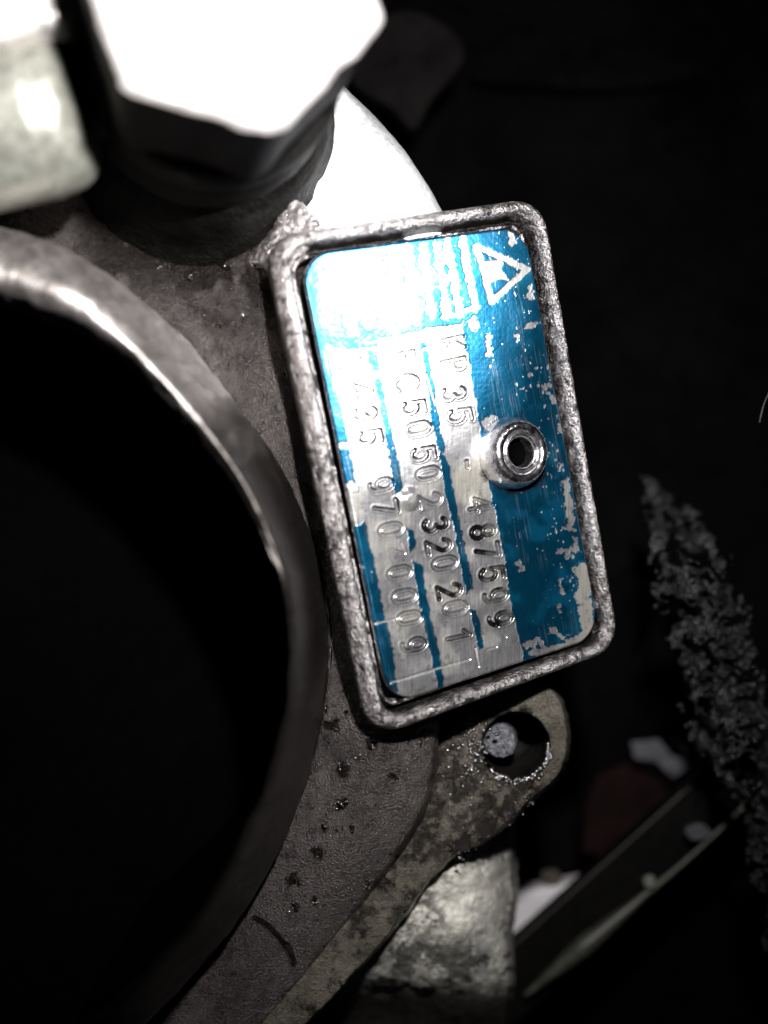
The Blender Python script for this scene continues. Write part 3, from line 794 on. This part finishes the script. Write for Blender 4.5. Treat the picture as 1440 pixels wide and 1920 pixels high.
# oil beads standing on the flange and casting
def bead(x, y, z, r, parent):
    th_ = np.linspace(0, 2 * np.pi, 8, endpoint=False); v = [P(x, y, z) + np.array([0, 0, r])]
    for k, (rr, hh) in enumerate(((.6, .75), (1, .2), (1, -.3))):
        for t in th_: v.append(P(x, y, z) + np.array([math.cos(t) * r * rr, math.sin(t) * r * rr, hh * r]))
    f = [[0, 1 + i, 1 + (i + 1) % 8] for i in range(8)]
    for k in range(2): f += [[1 + k * 8 + i, 9 + k * 8 + i, 9 + k * 8 + (i + 1) % 8, 1 + k * 8 + (i + 1) % 8] for i in range(8)]
    return v, f
tb = NT('oil_drop'); M_oil = tb.setp(Base_Color=(.02, .015, .012), Roughness=.2, IOR=2.2, Specular_IOR_Level=1.0, Coat_Weight=1.0, Coat_Roughness=.05)
vb, fb = [], []
def addb(x, y, z, r):
    v, f = bead(x, y, z, r, None); o = len(vb)
    vb.extend(v); fb.extend([[i + o for i in q_] for q_ in f])
for _ in range(110):
    a = random.uniform(-.1, 2.4); r_ = 60 + abs(random.gauss(0, 5)); addb(967 + r_ * math.cos(a), 1400 + r_ * math.sin(a), -1.78, random.uniform(.015, .055))
for _ in range(150):
    addb(random.gauss(885, 24), random.gauss(1410, 60), -1.72, random.uniform(.012, .045))
for _ in range(70):
    t = random.random(); addb(1000 - 160 * t + random.gauss(0, 12), 1495 + 100 * t + random.gauss(0, 12), -1.8, random.uniform(.01, .035))
for _ in range(40):
    t = random.random(); addb(860 - 160 * t + random.gauss(0, 16), 1570 + 170 * t + random.gauss(0, 16), -1.76, random.uniform(.008, .02))
ob = mesh_obj('oil_beads', vb, fb, M_oil, FL); vb, fb = [], []
for a_, b_, r_ in pits[70:]:
    for _ in range(3):
        x_, y_ = a_ + random.gauss(0, r_ * .7), b_ + random.gauss(0, r_ * .7)
        addb(x_, y_, float(bz(np.array([x_]), np.array([y_]))[0]) - .02, random.uniform(.012, .03))
for _ in range(60):
    x_, y_ = random.uniform(600, 800), random.uniform(1320, 1700)
    addb(x_, y_, float(bz(np.array([x_]), np.array([y_]))[0]) - .0, random.uniform(.008, .016))
o2 = mesh_obj('oil_beads', vb, fb, M_oil, H); o2['kind'] = 'stuff'; ob['kind'] = 'stuff'

# ------------------------------------------------------------------ chalky casting behind the flange
rz = rbf([(960, 1500, -6.5), (900, 1560, -4.6), (963, 1600, -5.8), (880, 1650, -4.2), (950, 1700, -5.2), (800, 1700, -4.0), (900, 1750, -4.4), (955, 1820, -5.4), (760, 1760, -4.0), (700, 1800, -4.1), (650, 1840, -4.3),
          (820, 1840, -4.5), (900, 1880, -5.2), (700, 1880, -5.6), (800, 1930, -6.2), (600, 1900, -5.8), (950, 1960, -6.6)])
rp = [(800, 1560), (900, 1500), (962, 1490), (966, 1580), (968, 1680), (960, 1760), (962, 1850), (950, 2000), (560, 2000), (560, 1800)]
def rough_fn(X, Y):
    sd_ = poly_sd(X, Y, rp) + (fbm(X, Y, 20, 3, 121) - .5) * 6
    dk = sstep(1825, 1875, Y + (X - 660) * -.03 + (fbm(X, Y, 24, 3, 125) - .5) * 16)
    z = rz(X, Y) + 1.3 + (fbm(X, Y, 50, 3, 122, .5) - .5) * .35 + (fbm(X, Y, 7, 2, 123) - .5) * .06
    z -= dk * .5
    z -= 2 * sstep(-14, 4, sd_) ** 2
    oil_shade = sstep(.52, .60, fbm(X, Y, 9, 3, 124)) * sstep(.62, .35, fbm(X, Y, 80, 3, 126)) * .75
    oil_shade = np.maximum(oil_shade, sstep(.42, .56, fbm(X, Y, 36, 5, 127, .6)) * .8 * np.maximum(sstep(1700, 1790, Y) , sstep(900, 950, X) * .7))
    return z, sd_ < 4, {'oil_shade': np.clip(np.maximum(oil_shade, dk * .97), 0, 1)}  # shading at the casting's foot and right is painted into this mask
ro = field('bearing_casting', (560, 1480, 975, 2000), 2.2, rough_fn, M_rough, None)
tag(ro, 'pale chalky rough casting behind the lower edge of the flange', 'casting')

# ------------------------------------------------------------------ things far down in the engine bay
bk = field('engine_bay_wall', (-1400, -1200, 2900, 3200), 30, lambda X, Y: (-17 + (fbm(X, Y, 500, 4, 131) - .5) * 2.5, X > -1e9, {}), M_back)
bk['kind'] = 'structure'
pA = thing('flat_bar', 'dark flat bar slanting up to the right across the lower right of the picture', 'bar', P(1200, 1640, -9))
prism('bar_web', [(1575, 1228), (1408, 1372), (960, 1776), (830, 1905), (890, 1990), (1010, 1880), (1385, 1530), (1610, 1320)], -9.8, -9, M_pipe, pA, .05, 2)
tube('bar_lit_edge', [P(1575, 1228, -8.95), P(1408, 1372, -8.95), P(1180, 1577, -8.95), P(960, 1776, -8.95), P(830, 1905, -8.95)], .045, M_edge, pA, 10, 50)  # added strip, paints the bar's lit edge in paler brown
pB = tube('brake_line', [P(1410, 1498, -8.2), P(1290, 1610, -8.2), P(1180, 1702, -8.2), P(1085, 1782, -8.2), P(985, 1866, -8.2)], [.05, .05, .1, .26, .05], M_pipe2, None, 20, 50)
tag(pB, 'thin grey green tube along the lower edge of the dark flat bar', 'tube')
for nm, poly, z, mt, lb, ct in (
    ('metal_bracket', [(940, 1695), (962, 1676), (1060, 1658), (1116, 1648), (1092, 1700), (1020, 1790), (950, 1830)], -11.0, M_white, 'pale grey metal bracket glimpsed right of the chalky casting', 'bracket'),
    ('hose_clip', [(1182, 1392), (1236, 1386), (1262, 1418), (1300, 1432), (1262, 1462), (1232, 1430), (1190, 1424)], -11.5, M_greyclip, 'small pale clip above the slanting flat bar, beside the reddish hose', 'clip'),
    ('cable_tag', [(1268, 1388), (1330, 1384), (1320, 1420), (1290, 1425)], -11.5, M_greyclip, 'small pale tag tucked against the grimy sleeve', 'tag'),
    ('screw_head', [(1286, 1556), (1312, 1545), (1334, 1560), (1318, 1572), (1296, 1574)], -7.9, M_greyclip, 'bright blurred screw head on the thin tube at lower right', 'screw'),
    ('rubber_hose', [(1120, 1455), (1175, 1432), (1225, 1455), (1300, 1500), (1180, 1620), (1090, 1600), (1095, 1520)], -13, M_red, 'dim reddish hose end behind the slanting flat bar', 'hose'),
    ('rust_flake', [(1016, 1638), (1040, 1632), (1056, 1648), (1040, 1662), (1022, 1655)], -11, M_flange, 'small tan flake beside the pale bracket', 'flake'),
    ('clamp_ear', [(1208, 1648), (1222, 1642), (1230, 1652), (1220, 1664), (1209, 1660)], -7.8, M_fitting, 'tiny grey clamp ear between flat bar and thin tube', 'clamp'),
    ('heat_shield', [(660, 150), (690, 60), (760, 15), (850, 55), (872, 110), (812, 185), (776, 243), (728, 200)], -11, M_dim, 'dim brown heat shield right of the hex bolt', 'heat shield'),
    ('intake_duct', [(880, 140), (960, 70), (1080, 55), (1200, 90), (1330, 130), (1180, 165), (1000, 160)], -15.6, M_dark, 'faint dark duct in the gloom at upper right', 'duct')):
    tag(prism(nm, smooth_poly(poly, 5) if nm in ('rust_flake', 'clamp_ear', 'intake_duct', 'screw_head', 'heat_shield') else poly, z - (.16 if nm in ('screw_head', 'clamp_ear', 'rust_flake', 'hose_clip') else .8), z, mt, None, .05 if nm in ('screw_head', 'clamp_ear', 'rust_flake', 'hose_clip') else .12, 3), lb, ct)

sl_poly = smooth_poly([(1205, 900), (1232, 1000), (1226, 1060), (1240, 1160), (1278, 1240), (1300, 1370), (1345, 1440), (1385, 1520), (1398, 1600), (1425, 1700), (1440, 1780), (1520, 2000), (1650, 2000),
                       (1560, 1700), (1470, 1480), (1440, 1330), (1418, 1220), (1398, 1130), (1340, 1020), (1282, 940)], 5)
def sleeve_fn(X, Y):
    sd_ = poly_sd(X, Y, sl_poly) + (fbm(X, Y, 24, 4, 141, .6) - .5) * 70
    wx = X + (fbm(X, Y, 40, 3, 146) - .5) * 60; wy = Y + (fbm(X, Y, 40, 3, 147) - .5) * 60
    rid = 1 - 2 * np.abs(fbm(wx, wy, 34, 3, 142) - .5)
    z = -4.6 + .9 * sstep(0, -70, sd_) + (rid - .7) * .9 + (fbm(wx, wy, 13, 4, 143, .6) - .5) * .8
    z -= .5 * sstep(.40, .33, fbm(X, Y, 40, 3, 144))
    holes = fbm(wx, wy, 22, 3, 148)
    return z - 2.5 * sstep(1080, 880, Y), (sd_ < 4) & (holes > .36), {}
SL = field('braided_sleeve', (1170, 860, 1660, 2010), 2.2, sleeve_fn, M_sleeve)
tag(SL, 'black lumpy grime covered sleeve glistening at the right edge', 'sleeve')
hf = tube('stray_fibre', [P(1424, 792, -2), P(1428, 774, -2), P(1433, 756, -2), P(1441, 738, -2), P(1450, 720, -2)], .007, M_fibre, None, 6, 20)
tag(hf, 'thin pale stray fibre at the right edge', 'fibre')
